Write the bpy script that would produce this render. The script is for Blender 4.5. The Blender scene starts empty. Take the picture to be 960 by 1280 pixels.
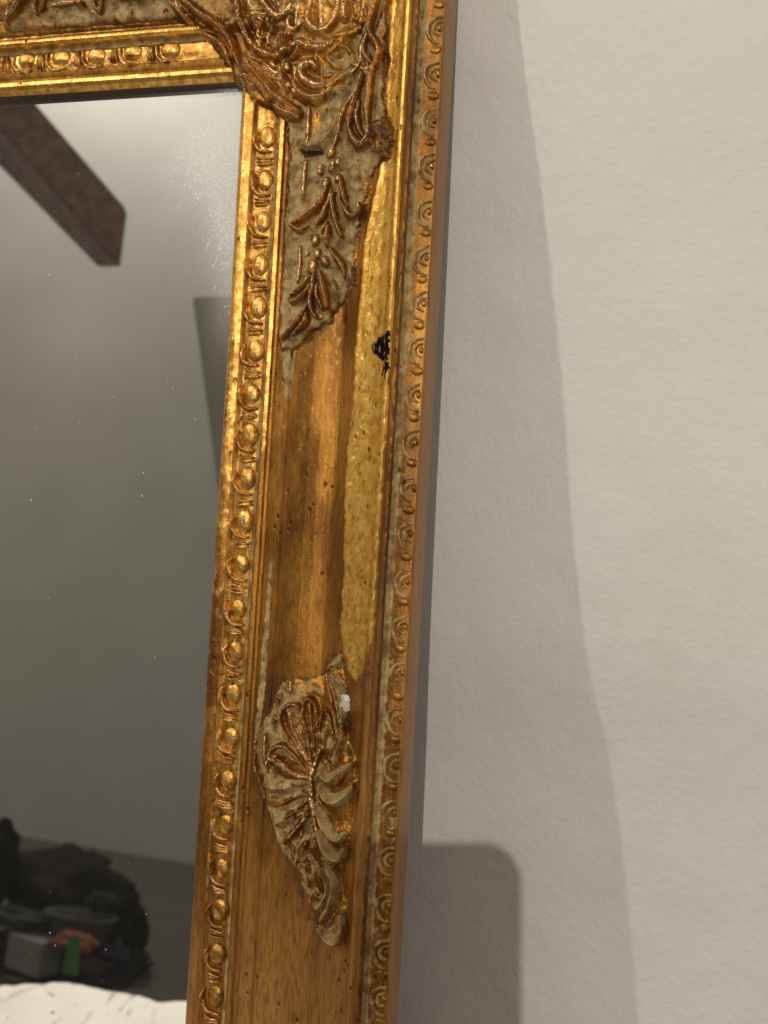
import bpy, math, random
import numpy as np
from mathutils import Matrix, Vector
random.seed(4); rng = np.random.default_rng(4)
S = bpy.context.scene
C = bpy.context.collection

# ------------------------------------------------------------------ frame space
# mirror space: u to the right, w up the glass, n out of the glass; origin = top right
# corner of the visible glass.  World: wall is the plane y = 0, mirror leans on it.
LEAN = math.radians(8.0)
SN, CS = math.sin(LEAN), math.cos(LEAN)
WI, HI, FW = 0.46, 0.95, 0.10            # glass width, glass height, moulding width
ZO = (HI + FW) * CS + 0.012              # height of the origin above the floor
def world(u, w, n):
    return np.array([u, -FW*SN - 0.006*CS + w*SN - n*CS, ZO + w*CS + n*SN])
def rot(rx, ry, rz):
    cx, sx, cy, sy, cz, sz = math.cos(rx), math.sin(rx), math.cos(ry), math.sin(ry), math.cos(rz), math.sin(rz)
    X = np.array([[1,0,0],[0,cx,-sx],[0,sx,cx]]); Y = np.array([[cy,0,sy],[0,1,0],[-sy,0,cy]]); Z = np.array([[cz,-sz,0],[sz,cz,0],[0,0,1]])
    return Y @ X @ Z
M3 = np.array([[1,0,0],[0,SN,-CS],[0,CS,SN]])     # mirror space axes -> world axes
CAMQ = np.array([0.2080, -0.2025, 0.4480]); CR = rot(0.0104, 0.2775, 0.0586); FPX = 1300.0

# ------------------------------------------------------------------ camera
cam_d = bpy.data.cameras.new('camera'); cam = bpy.data.objects.new('camera', cam_d); C.objects.link(cam)
S.camera = cam
cw = world(*CAMQ); RW = M3 @ CR
mw = Matrix.Identity(4)
for i in range(3):
    for j in range(3): mw[i][j] = RW[i][j]
    mw[i][3] = cw[i]
cam.matrix_world = mw
cam_d.sensor_fit = 'VERTICAL'; cam_d.sensor_height = 24.0
cam_d.lens = FPX/1280*24.0; cam_d.clip_start = 0.01; cam_d.clip_end = 60
cam_d.dof.use_dof = True; cam_d.dof.focus_distance = 0.49; cam_d.dof.aperture_fstop = 7.5

# ------------------------------------------------------------------ light
wd = bpy.data.worlds.new('World'); S.world = wd; wd.use_nodes = True
bg = wd.node_tree.nodes['Background']; bg.inputs[0].default_value = (1.0, 0.89, 0.75, 1); bg.inputs[1].default_value = 0.46
def lamp(name, pos, power, radius, col, aim=None, cone=110):
    d = bpy.data.lights.new(name, 'SPOT' if aim else 'POINT'); d.energy = power; d.shadow_soft_size = radius; d.color = col
    o = bpy.data.objects.new(name, d); o.location = pos; C.objects.link(o)
    if aim: d.spot_size = math.radians(cone); d.spot_blend = 0.5; o.rotation_euler = (Vector(aim)-Vector(pos)).to_track_quat('-Z', 'Y').to_euler()
    return o
lamp('ceiling_lamp_light', (0.41, -2.2, ZO + 0.69), 66.0, 0.009, (1.0, 0.925, 0.82), (0.0, 0.0, ZO-0.3), 120)
lamp('side_lamp_light', (-1.06, -1.10, ZO + 1.00), 40.0, 0.014, (1.0, 0.93, 0.84), (0.1, 0.0, ZO-0.25), 105)
lamp('far_wall_fill', (-2.1, -2.6, ZO + 2.9), 175.0, 0.06, (1.0, 0.97, 0.90), (-2.0, -3.3, ZO + 1.6), 140)  # added unseen lamp that brightens the upper far wall
S.view_settings.view_transform = 'Standard'; S.view_settings.look = 'None'
S.view_settings.exposure = 0.0; S.view_settings.gamma = 1.0
S.cycles.max_bounces = 8

# ------------------------------------------------------------------ helpers
def ray(px, py):
    return CAMQ, CR @ np.array([(px-480)/FPX, -(py-640)/FPX, -1.0])
def loc(px, py, n=0.010):
    """point of the moulding (plane n) seen at a place of the photograph"""
    o, d = ray(px, py); t = (n-o[2])/d[2]; p = o+t*d; return p[0], p[1]
def refl(px, py, dist):
    """real place of something the glass reflects: follow the bounced ray for dist metres"""
    o, d = ray(px, py); t = -o[2]/d[2]; h = o+t*d; r = d*np.array([1,1,-1]); r = r/np.linalg.norm(r)
    return world(*h) + M3 @ r * dist

mm = 0.001
_perm = rng.random((256, 256))
def vnoise(x, y):
    xi = np.floor(x).astype(int); yi = np.floor(y).astype(int); fx = x-xi; fy = y-yi
    fx = fx*fx*(3-2*fx); fy = fy*fy*(3-2*fy)
    g = lambda a, b: _perm[a & 255, b & 255]
    return (g(xi,yi)*(1-fx)+g(xi+1,yi)*fx)*(1-fy) + (g(xi,yi+1)*(1-fx)+g(xi+1,yi+1)*fx)*fy - 0.5
def fbm(x, y, o=4):
    s = 0; a = 1.0
    for k in range(o): s = s + a*vnoise(x*2**k+17.3*k, y*2**k+5.1*k); a *= 0.5
    return s
def sstep(a, b, x):
    t = np.clip((x-a)/(b-a), 0, 1); return t*t*(3-2*t)

def inpoly(x, y, P):
    r = np.zeros(x.shape, bool); n = len(P)
    for i in range(n):
        x1, y1 = P[i]; x2, y2 = P[(i+1) % n]
        if y1 == y2: continue
        c = ((y1 > y) != (y2 > y)) & (x < (x2-x1)*(y-y1)/(y2-y1)+x1)
        r ^= c
    return r
def segdist(x, y, P):
    """distance to a polyline and the running position 0..1 along it"""
    best = np.full(x.shape, 1e9); tt = np.zeros(x.shape)
    L = [math.hypot(P[i+1][0]-P[i][0], P[i+1][1]-P[i][1]) for i in range(len(P)-1)]; T = sum(L) or 1; a = 0
    for i in range(len(P)-1):
        (x1, y1), (x2, y2) = P[i], P[i+1]; dx, dy = x2-x1, y2-y1; l2 = dx*dx+dy*dy or 1e-12
        t = np.clip(((x-x1)*dx+(y-y1)*dy)/l2, 0, 1); d = np.hypot(x-x1-t*dx, y-y1-t*dy)
        m = d < best; best[m] = d[m]; tt[m] = (a+t[m]*L[i])/T; a += L[i]
    return best, tt
def edgedist(x, y, P):
    d, _ = segdist(x, y, list(P)+[P[0]]); ins = inpoly(x, y, P); return np.where(ins, d, -d)
def smooth(P, k=3):
    """Catmull-Rom through the points"""
    if len(P) < 3: return list(P)
    Q = [P[0]]+list(P)+[P[-1]]; out = []
    for i in range(1, len(Q)-2):
        p0, p1, p2, p3 = [np.array(Q[j], float) for j in (i-1, i, i+1, i+2)]
        for s in range(k):
            t = s/k
            out.append(tuple(0.5*((2*p1)+(p2-p0)*t+(2*p0-5*p1+4*p2-p3)*t*t+(3*p1-p0-3*p2+p3)*t**3)))
    out.append(tuple(P[-1])); return out

# ------------------------------------------------------------------ materials
class NT:
    def __init__(s, name):
        s.m = bpy.data.materials.new(name); s.m.use_nodes = True; s.t = s.m.node_tree; s.t.nodes.clear()
        s.out = s.t.nodes.new('ShaderNodeOutputMaterial'); s.b = s.n('ShaderNodeBsdfPrincipled'); s.l(s.b.outputs[0], s.out.inputs[0])
    def n(s, typ, **k):
        x = s.t.nodes.new(typ)
        for a, b in k.items(): setattr(x, a, b)
        return x
    def l(s, a, b): s.t.links.new(a, b)
    def noise(s, vec, scale, detail=4, rough=0.55, stretch=None):
        if stretch:
            mp = s.n('ShaderNodeMapping'); mp.inputs['Scale'].default_value = stretch; s.l(vec, mp.inputs[0]); vec = mp.outputs[0]
        x = s.n('ShaderNodeTexNoise'); x.inputs['Scale'].default_value = scale; x.inputs['Detail'].default_value = detail; x.inputs['Roughness'].default_value = rough
        s.l(vec, x.inputs['Vector']); return x.outputs[0]
    def ramp(s, f, a, b, c0=0.0, c1=1.0):
        x = s.n('ShaderNodeMapRange'); x.interpolation_type = 'SMOOTHSTEP'
        for i, v in enumerate((None, a, b, c0, c1)):
            if v is not None: x.inputs[i].default_value = v
        s.l(f, x.inputs[0]); return x.outputs[0]
    def math(s, op, a, b=None):
        x = s.n('ShaderNodeMath'); x.operation = op; x.use_clamp = False
        for i, v in enumerate((a, b)):
            if v is None: continue
            if isinstance(v, (int, float)): x.inputs[i].default_value = v
            else: s.l(v, x.inputs[i])
        return x.outputs[0]
    def mix(s, f, a, b):
        x = s.n('ShaderNodeMix'); x.data_type = 'RGBA'
        for i, v in ((0, f), (6, a), (7, b)):
            if isinstance(v, (int, float)): x.inputs[i].default_value = v
            elif isinstance(v, tuple): x.inputs[i].default_value = (*v, 1)
            else: s.l(v, x.inputs[i])
        return x.outputs[2]
    def mixf(s, f, a, b):
        x = s.n('ShaderNodeMix'); x.data_type = 'FLOAT'
        for i, v in ((0, f), (2, a), (3, b)):
            if isinstance(v, (int, float)): x.inputs[i].default_value = v
            else: s.l(v, x.inputs[i])
        return x.outputs[0]
    def attr(s, name):
        x = s.n('ShaderNodeAttribute'); x.attribute_name = name; return x.outputs['Fac']
    def pos(s):
        return s.n('ShaderNodeNewGeometry').outputs['Position']
    def bump(s, h, strength, dist, prev=None):
        x = s.n('ShaderNodeBump'); x.inputs['Strength'].default_value = strength; x.inputs['Distance'].default_value = dist
        s.l(h, x.inputs['Height'])
        if prev is not None: s.l(prev, x.inputs['Normal'])
        return x.outputs[0]

def gilt_material(name, horizontal=False):
    k = NT(name); P = k.pos()
    st = (0.022, 1, 1) if horizontal else (1, 1, 0.022)
    streak = k.noise(P, 900, 5, 0.65, st)
    wide = k.noise(P, 55, 4, 0.6, (0.25, 1, 1) if horizontal else (1, 1, 0.25))
    fine = k.noise(P, 1500, 4, 0.7)
    mid = k.noise(P, 260, 5, 0.6)
    blot = k.noise(P, 28, 3)
    # patina over thin bronze paint
    base = k.mix(k.ramp(wide, 0.35, 0.65), (0.17, 0.068, 0.010), (0.47, 0.215, 0.034))
    base = k.mix(k.math('MULTIPLY', k.ramp(streak, 0.45, 0.68), 0.7), base, (0.15, 0.052, 0.010))
    base = k.mix(k.ramp(fine, 0.60, 0.72), base, (0.60, 0.34, 0.09))
    # bare tan wood tone lower down the moulding
    base = k.mix(k.attr('tan'), base, k.mix(k.math('MULTIPLY', k.ramp(streak, 0.42, 0.66), 0.8), (0.43, 0.20, 0.048), (0.21, 0.082, 0.016)))
    # gold leaf paint
    gold = k.mix(k.ramp(mid, 0.35, 0.65), (0.48, 0.245, 0.048), (0.86, 0.50, 0.135))
    gold = k.mix(k.ramp(k.noise(P, 420, 6, 0.75, (1, 1, 0.45)), 0.60, 0.70), gold, (0.16, 0.065, 0.014))
    sepz = k.n('ShaderNodeSeparateXYZ'); k.l(P, sepz.inputs[0]); worn = k.ramp(k.math('ADD', sepz.outputs[2], k.math('MULTIPLY', mid, 0.05)), ZO-0.27, ZO-0.42)
    g = k.math('MULTIPLY', k.attr('gold'), k.math('SUBTRACT', 1.0, k.math('MULTIPLY', worn, 0.40)))
    gold = k.mix(k.ramp(k.attr('gold'), 0.95, 1.1), gold, k.mix(k.ramp(k.noise(P, 500, 5, 0.7, (1, 1, 0.5)), 0.53, 0.66), k.mix(k.ramp(mid, 0.35, 0.65), (0.62, 0.34, 0.055), (0.90, 0.55, 0.13)), (0.30, 0.135, 0.02)))
    gm = k.ramp(k.math('ADD', g, k.math('MULTIPLY', k.math('SUBTRACT', mid, 0.5), 0.9)), 0.35, 0.65)
    col = k.mix(gm, base, gold)
    # rubbed copper on raised carving, with highlights painted along the crests
    cp = k.ramp(k.math('ADD', k.attr('copper'), k.math('MULTIPLY', k.math('SUBTRACT', mid, 0.5), 1.3)), 0.45, 0.75)
    copper = k.mix(k.ramp(fine, 0.4, 0.62), (0.80, 0.50, 0.23), (0.24, 0.125, 0.05))
    col = k.mix(cp, col, copper)
    # pale putty coloured antiquing wash
    pu = k.attr('putty')
    pn = k.math('ADD', pu, k.math('MULTIPLY', k.math('SUBTRACT', mid, 0.5), 1.1))
    pm = k.ramp(pn, 0.40, 0.70)
    putty = k.mix(k.ramp(mid, 0.36, 0.66), (0.31, 0.205, 0.075), (0.47, 0.345, 0.155))
    putty = k.mix(k.math('MULTIPLY', k.ramp(k.noise(P, 140, 5, 0.65), 0.47, 0.62), 0.75), putty, (0.15, 0.085, 0.032))
    putty = k.mix(k.ramp(k.noise(P, 700, 5, 0.7, (1, 1, 0.4)), 0.58, 0.68), putty, (0.085, 0.05, 0.028))
    col = k.mix(pm, col, putty)
    # brown grime, together with shade painted into recesses, flanks and ornament edges
    dn = k.ramp(k.math('ADD', k.attr('grime_shade'), k.math('MULTIPLY', k.math('SUBTRACT', mid, 0.5), 1.2)), 0.4, 0.8)
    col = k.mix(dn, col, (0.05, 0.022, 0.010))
    # pinholes / worm specks
    sp = k.n('ShaderNodeTexVoronoi'); sp.inputs['Scale'].default_value = 210
    mp = k.n('ShaderNodeMapping'); mp.inputs['Scale'].default_value = (1, 1, 0.6); k.l(P, mp.inputs[0]); k.l(mp.outputs[0], sp.inputs['Vector'])
    spk = k.math('MULTIPLY', k.ramp(sp.outputs['Distance'], 0.20, 0.09), k.ramp(blot, 0.50, 0.60))
    col = k.mix(k.math('MULTIPLY', spk, 0.85), col, (0.055, 0.022, 0.008))
    # flaked black patch, white gesso chip, yellow size
    bl = k.ramp(k.math('ADD', k.attr('black'), k.math('MULTIPLY', k.math('SUBTRACT', k.noise(P, 520, 3, 0.6, (1, 1, 0.45)), 0.5), 2.2)), 0.46, 0.52)
    col = k.mix(bl, col, (0.006, 0.005, 0.004))
    col = k.mix(k.ramp(k.attr('yellow'), 0.4, 0.6), col, (0.50, 0.36, 0.03))
    ch = k.ramp(k.attr('chip'), 0.4, 0.6); col = k.mix(ch, col, (0.74, 0.71, 0.63))
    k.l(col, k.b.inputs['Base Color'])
    met = k.mixf(gm, 0.78, 0.95); met = k.mixf(cp, met, 0.85); met = k.mixf(k.attr('tan'), met, 0.55)
    met = k.mixf(pm, met, 0.0); met = k.mixf(bl, met, 0.0); met = k.mixf(ch, met, 0.0); met = k.mixf(dn, met, 0.1)
    k.l(met, k.b.inputs['Metallic'])
    ro = k.mixf(k.ramp(mid, 0.3, 0.7), 0.25, 0.40); ro = k.mixf(gm, ro, k.mixf(k.ramp(mid, 0.35, 0.65), 0.36, 0.24)); ro = k.mixf(cp, ro, 0.27); ro = k.mixf(pm, ro, 0.62); ro = k.mixf(bl, ro, 0.6); ro = k.mixf(k.attr('tan'), ro, 0.36)
    k.l(ro, k.b.inputs['Roughness']); k.l(k.mixf(bl, k.mixf(pm, 0.5, 0.15), 0.03), k.b.inputs['Specular IOR Level'])
    h = k.math('ADD', k.math('MULTIPLY', streak, 0.5), k.math('MULTIPLY', fine, 0.9))
    n1 = k.bump(h, 0.6, 0.0003)
    n2 = k.bump(mid, 0.3, 0.0003, n1)
    n3 = k.bump(k.math('ADD', spk, bl), 0.8, -0.0004, n2)
    k.l(n3, k.b.inputs['Normal'])
    return k.m
GILT = gilt_material('antique_gilding'); GILTH = gilt_material('antique_gilding_rail', True)

def wall_material():
    k = NT('painted_plaster'); P = k.pos()
    a = k.noise(P, 85, 5, 0.6); b = k.noise(P, 300, 4, 0.6); c = k.noise(P, 7, 3)
    col = k.mix(k.ramp(c, 0.3, 0.7), (0.75, 0.735, 0.70), (0.78, 0.765, 0.73))
    k.l(k.mix(k.ramp(k.noise(P, 3.2, 6, 0.7), 0.50, 0.72, 0, 0.5), col, (0.66, 0.63, 0.58)), k.b.inputs['Base Color'])
    k.b.inputs['Roughness'].default_value = 0.62
    n = k.bump(k.noise(P, 150, 3, 0.5), 0.4, 0.0009); n = k.bump(b, 0.4, 0.0005, n); n = k.bump(a, 0.3, 0.0008, n)
    k.l(n, k.b.inputs['Normal']); return k.m
WALL = wall_material()

def glass_material():
    k = NT('silvered_glass'); P = k.pos()
    k.b.inputs['Base Color'].default_value = (0.87, 0.855, 0.82, 1); k.b.inputs['Metallic'].default_value = 1; k.b.inputs['Roughness'].default_value = 0.012
    # dust and wipe marks lying on the glass, plus glare painted as pale haze
    d = k.n('ShaderNodeBsdfPrincipled'); d.inputs['Base Color'].default_value = (0.85, 0.85, 0.82, 1); d.inputs['Roughness'].default_value = 0.45
    sc = k.noise(P, 420, 6, 0.75, (1, 1, 0.7)); sc2 = k.noise(P, 900, 4, 0.7)
    m = k.attr('dust_glare')
    f = k.ramp(k.math('ADD', k.math('MULTIPLY', sc, 1.0), k.math('MULTIPLY', m, 0.29)), 0.64, 0.82)
    f = k.math('MULTIPLY', f, k.ramp(sc2, 0.35, 0.62))
    v = k.n('ShaderNodeTexVoronoi'); v.inputs['Scale'].default_value = 130; k.l(P, v.inputs['Vector'])
    spk = k.math('MULTIPLY', k.ramp(v.outputs['Distance'], 0.075, 0.03), k.ramp(k.noise(P, 33, 3), 0.52, 0.60))
    haze = k.math('MULTIPLY', m, 0.42)
    f = k.math('MAXIMUM', k.math('MULTIPLY', f, 0.85), k.math('MULTIPLY', spk, 0.7)); f = k.math('MAXIMUM', f, k.math('ADD', haze, 0.012))
    x = k.n('ShaderNodeMixShader'); k.l(f, x.inputs[0]); k.l(k.b.outputs[0], x.inputs[1]); k.l(d.outputs[0], x.inputs[2]); k.l(x.outputs[0], k.out.inputs[0])
    return k.m
GLASS = glass_material()

def plain(name, col, rough=0.6, col2=None, scale=20, bumpd=0.0, stretch=None, metal=0.0):
    k = NT(name); P = k.pos()
    if col2:
        nz = k.noise(P, scale, 5, 0.6, stretch); k.l(k.mix(k.ramp(nz, 0.35, 0.65), col, col2), k.b.inputs['Base Color'])
        if bumpd: k.l(k.bump(nz, 0.6, bumpd), k.b.inputs['Normal'])
    else: k.b.inputs['Base Color'].default_value = (*col, 1)
    k.b.inputs['Roughness'].default_value = rough; k.b.inputs['Metallic'].default_value = metal
    if rough > 0.88: k.b.inputs['Specular IOR Level'].default_value = 0.1
    return k.m

# ------------------------------------------------------------------ mesh building
BASE = (-WI/2, -(HI+FW), -0.006)          # foot of the mirror, mirror space
def to_local(V):
    """mirror space (u,w,n) -> coordinates under the mirror's empty"""
    return np.stack([V[:,0]-BASE[0], -(V[:,2]-BASE[2]), V[:,1]-BASE[1]], 1)
def rawmesh(name, V, F, mat, attrs=None, normals=None, smoothf=True):
    me = bpy.data.meshes.new(name); F = np.asarray(F, np.int32)
    me.vertices.add(len(V)); me.vertices.foreach_set('co', np.asarray(V, np.float32).ravel())
    nf, k = F.shape; me.loops.add(nf*k); me.loops.foreach_set('vertex_index', F.ravel())
    me.polygons.add(nf); me.polygons.foreach_set('loop_start', np.arange(nf, dtype=np.int32)*k)
    me.update(calc_edges=True)
    me.polygons.foreach_set('use_smooth', np.full(nf, smoothf)); me.materials.append(mat)
    for a, v in (attrs or {}).items():
        at = me.attributes.new(a, 'FLOAT', 'POINT'); at.data.foreach_set('value', np.asarray(v, np.float32).ravel())
    me.validate()
    if normals is not None: me.normals_split_custom_set_from_vertices(np.asarray(normals, np.float32).tolist())
    return me
def link(name, me, parent=None):
    o = bpy.data.objects.new(name, me); C.objects.link(o)
    if parent: o.parent = parent
    return o
def grid_faces(a, b, flip=False):
    i = np.arange(a-1)[:,None]*b + np.arange(b-1)[None,:]; i = i.ravel()
    F = np.stack([i, i+1, i+b+1, i+b], 1)
    return F[:, ::-1] if flip else F
def vnormals(V, F):
    N = np.zeros_like(V); a = np.cross(V[F[:,2]]-V[F[:,0]], V[F[:,3]]-V[F[:,1]])
    for k in range(4): np.add.at(N, F[:,k], a)
    l = np.linalg.norm(N, axis=1)[:,None]; l[l == 0] = 1; return N/l
def split_objects(V, F, lab, names, mat, attrs, parent_of, sizes=None):
    """one mesh per face label out of one shared grid, with the grid's own normals"""
    N = vnormals(V, F); out = {}
    for L in np.unique(lab):
        if L < 0: continue
        f = F[lab == L]; u, inv = np.unique(f.ravel(), return_inverse=True)
        me = rawmesh(names[L], V[u], inv.reshape(f.shape), mat, {a: v[u] for a, v in attrs.items()}, N[u])
        out[L] = link(names[L], me, parent_of)
    return out
def box(name, c, s, mat, parent=None, bevel=0.0, rz=0.0):
    import bmesh
    bm = bmesh.new(); bmesh.ops.create_cube(bm, size=1); bmesh.ops.scale(bm, vec=s, verts=bm.verts)
    if bevel: bmesh.ops.bevel(bm, geom=bm.edges[:], offset=bevel, segments=3, profile=0.5, affect='EDGES')
    me = bpy.data.meshes.new(name); bm.to_mesh(me); bm.free(); me.materials.append(mat)
    o = link(name, me, parent); o.location = c; o.rotation_euler.z = rz; return o
def tag(o, label=None, cat=None, group=None, kind=None):
    for a, b in (('label', label), ('category', cat), ('group', group), ('kind', kind)):
        if b: o[a] = b
    return o

# ------------------------------------------------------------------ room surfaces in view
# old plaster wall, gently uneven
nx, nz = 220, 260
X = np.linspace(-2.6, 1.6, 60); X = np.unique(np.concatenate([np.linspace(-2.6, 0.05, 30), np.linspace(0.05, 0.42, 90), np.linspace(0.42, 1.6, 20)]))
Z = np.unique(np.concatenate([np.linspace(0, ZO-0.6, 15), np.linspace(ZO-0.6, ZO+0.2, 160), np.linspace(ZO+0.2, 2.6, 20)]))
XX, ZZ = np.meshgrid(X, Z, indexing='ij')
g = ZZ-ZO
_bz = np.linspace(-0.7, 0.3, 400); _bv = np.convolve(np.pad(np.interp(_bz, [-0.6,-0.45,-0.39,-0.32,-0.27,-0.20,-0.137,-0.055,0.035,0.2], np.array([-3,-5,-5.5,-4,2.6,3.8,2,3.5,6.5,4])*0.001), 7, mode='edge'), np.ones(15)/15, 'valid')
und = np.interp(g, _bz, _bv) + 0.0012*fbm(XX*7, ZZ*7+3, 2) + 0.0006*fbm(XX*40, ZZ*40, 3)
YY = -und*sstep(-0.2, 0.1, XX) + 0.0
V = np.stack([XX.ravel(), YY.ravel(), ZZ.ravel()], 1)
w_ = link('wall', rawmesh('wall', V, grid_faces(len(X), len(Z), True), WALL)); tag(w_, 'off-white painted plaster wall behind the leaning mirror', kind='structure')
fl = box('floor', (-0.6, -1.8, -0.02), (4.6, 4.2, 0.04), plain('floor_boards', (0.062, 0.055, 0.046), 0.85, (0.050, 0.042, 0.034), 30, 0.001, (0.1, 1, 1)))
tag(fl, 'brown floor under the mirror', kind='structure')
ROOM = plain('grey_paint', (0.32, 0.32, 0.295), 0.8, (0.345, 0.345, 0.32), 3)
bw = box('far_wall', (-1.9, -3.28, 2.3), (3.6, 0.06, 4.6), ROOM); tag(bw, 'plain grey far wall seen in the mirror', kind='structure')

# ------------------------------------------------------------------ the mirror
mirror = bpy.data.objects.new('wall_mirror', None); C.objects.link(mirror)
mirror.location = world(*BASE); mirror.rotation_euler = (-LEAN, 0, 0)
tag(mirror, 'antique gilded mirror with carved corner leaning on the white wall', 'mirror')

# glass
gu = np.concatenate([np.linspace(-WI-0.004, -0.14, 12), np.linspace(-0.138, 0.002, 90)]); gw = np.concatenate([np.linspace(-HI-0.004, -0.46, 20), np.linspace(-0.455, 0.002, 220)])
GU, GW = np.meshgrid(gu, gw, indexing='ij')
def pxr(cx, cy, rx, ry):
    u0, w0 = loc(cx, cy, 0); s = 0.00036; return np.exp(-((GU-u0)/(rx*s))**2-((GW-w0)/(ry*s))**2)
dust_glare = np.clip(1.3*(0.95*pxr(300, 150, 42, 75)+0.95*pxr(292, 275, 42, 75)+0.6*pxr(250, 200, 60, 70)+0.35*pxr(285, 380, 25, 60)+0.22*pxr(230, 150, 90, 60)+0.12*pxr(100, 430, 70, 60)), 0, 1.2)  # patches near the top right corner paint the light glare
V = to_local(np.stack([GU.ravel(), GW.ravel(), np.full(GU.size, -0.0026)], 1))
link('mirror_glass', rawmesh('mirror_glass', V, grid_faces(len(gu), len(gw), False), GLASS, {'dust_glare': dust_glare.ravel()}), mirror)
bb = box('back_board', (0, 0.0012, (HI+2*FW)/2), (WI+0.12, 0.003, HI+0.12), plain('board', (0.25, 0.17, 0.1), 0.8), mirror)

# moulding section: (across, out, surface)
PROF = [(-0.0002,-0.0045),(-0.0002,-0.001),(0,0.0026),(0.0005,0.0040),(0.0017,0.0056),(0.0034,0.0065),(0.0050,0.0064),(0.0070,0.0056),(0.0080,0.0074),(0.0087,0.0079),(0.0094,0.0070),(0.0104,0.0061),
        (0.0140,0.0066),(0.0180,0.0064),(0.0196,0.0056),(0.0206,0.0054),(0.0213,0.0062),(0.0219,0.0086),(0.0232,0.0097),(0.0248,0.0094),(0.0256,0.0082),(0.0268,0.0079),
        (0.0280,0.0087),(0.0310,0.0093),(0.0345,0.0098),(0.0352,0.0092),(0.0360,0.0098),(0.0385,0.0106),(0.0420,0.0115),(0.0470,0.0121),(0.0520,0.0118),(0.0560,0.0109),(0.0585,0.0100),(0.0600,0.0101),(0.0625,0.0114),
        (0.0660,0.0134),(0.0715,0.0160),(0.0775,0.0188),(0.0818,0.0216),(0.0838,0.0234),(0.0850,0.0239),(0.0861,0.0234),(0.0868,0.0222),(0.0875,0.0216),(0.0883,0.0213),(0.0888,0.0204),(0.0892,0.0194),
        (0.0900,0.0187),(0.0910,0.0187),(0.0942,0.0188),(0.0970,0.0184),(0.0984,0.0181),(0.0992,0.0179),(0.0998,0.0174),(0.1000,0.0166),(0.1000,0.0110),(0.0998,0.0050),(0.0996,-0.0025)]
PU = np.array([p[0] for p in PROF]); PN = np.array([p[1] for p in PROF])
arc = np.concatenate([[0], np.cumsum(np.hypot(np.diff(PU), np.diff(PN)))])
def resample(m):
    s = np.unique(np.concatenate([arc, np.linspace(0, arc[-1], m)]))
    return np.interp(s, arc, PU), np.interp(s, arc, PN)
def prof_n(u):
    k = PU.size-7; return np.interp(u, PU[:k], PN[:k])
# named strips across the section
STRIPS = [(-1,0.0083,'sight_edge'),(0.0083,0.0205,'bead_channel'),(0.0205,0.0262,'inner_ridge'),(0.0262,0.0590,'cove'),(0.0590,0.0844,'hollow'),(0.0844,0.0890,'outer_ridge'),(0.0890,0.0990,'bead_band'),(0.0990,1,'side_face')]

def L2(P, n=0.012): return [loc(x, y, n) for x, y in P]
side = L2([(308,118),(330,130),(352,146),(357,180),(354,240),(350,300),(347,360),(343,420),(349,436),(364,437),(378,428),(390,418),(402,408),(414,402),(420,388),(430,374),(443,362),(446,340),(442,315),(448,288),(456,262),(466,228),(477,208),(492,205),(500,178),(488,150),(483,120),(484,90),(487,60),(489,20),(489,-10)], 0.014)
spoly = L2([(340,870),(350,856),(362,848),(372,852),(380,852),(392,846),(404,846),(406,832),(416,822),(427,816),(431,826),(431,850),(440,872),(441,890),(438,905),(440,930),(450,948),(453,972),(448,990),(443,1010),(446,1035),(440,1062),(432,1078),(430,1095),(434,1115),(441,1128),(440,1150),(433,1170),(424,1178),(412,1175),(400,1162),(388,1152),(379,1134),(374,1112),(368,1090),(356,1072),(345,1056),(338,1035),(330,1010),(320,985),(314,960),(315,925),(324,900),(334,890)], 0.014)
TIPP = L2([(448,862),(452,848),(458,832),(466,822),(472,828),(469,848),(460,862)], 0.018)
TAILP = L2([(330,1040),(350,1060),(372,1110),(388,1160),(415,1185),(405,1215),(385,1190),(365,1150),(352,1110),(335,1080)], 0.012)
def poly_px(P, n): return [loc(x, y, n) for x, y in P]
GOLDP = poly_px([(470,-60),(470,60),(478,150),(474,215),(462,260),(452,300),(446,380),(440,440),(438,500),(431,560),(428,600),(427,660),(426,720),(422,780),(426,812),(434,836),(442,850),(447,854),(452,845),(462,818),(482,780),(490,700),(496,640),(502,560),(508,480),(513,420),(518,330),(526,200),(534,60),(540,-60)], 0.018)
BLACKP = poly_px([(462,437),(468,425),(480,418),(492,414),(492,440),(489,462),(487,480),(482,476),(478,470),(481,455),(474,448)], 0.019)
PUTTYR = poly_px([(330,780),(336,700),(340,700),(336,800),(332,860),(324,925),(317,925),(322,870)], 0.009)
PUTTYC = poly_px([(352,425),(352,445),(356,500),(364,500),(366,460),(372,436)], 0.009)
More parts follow.
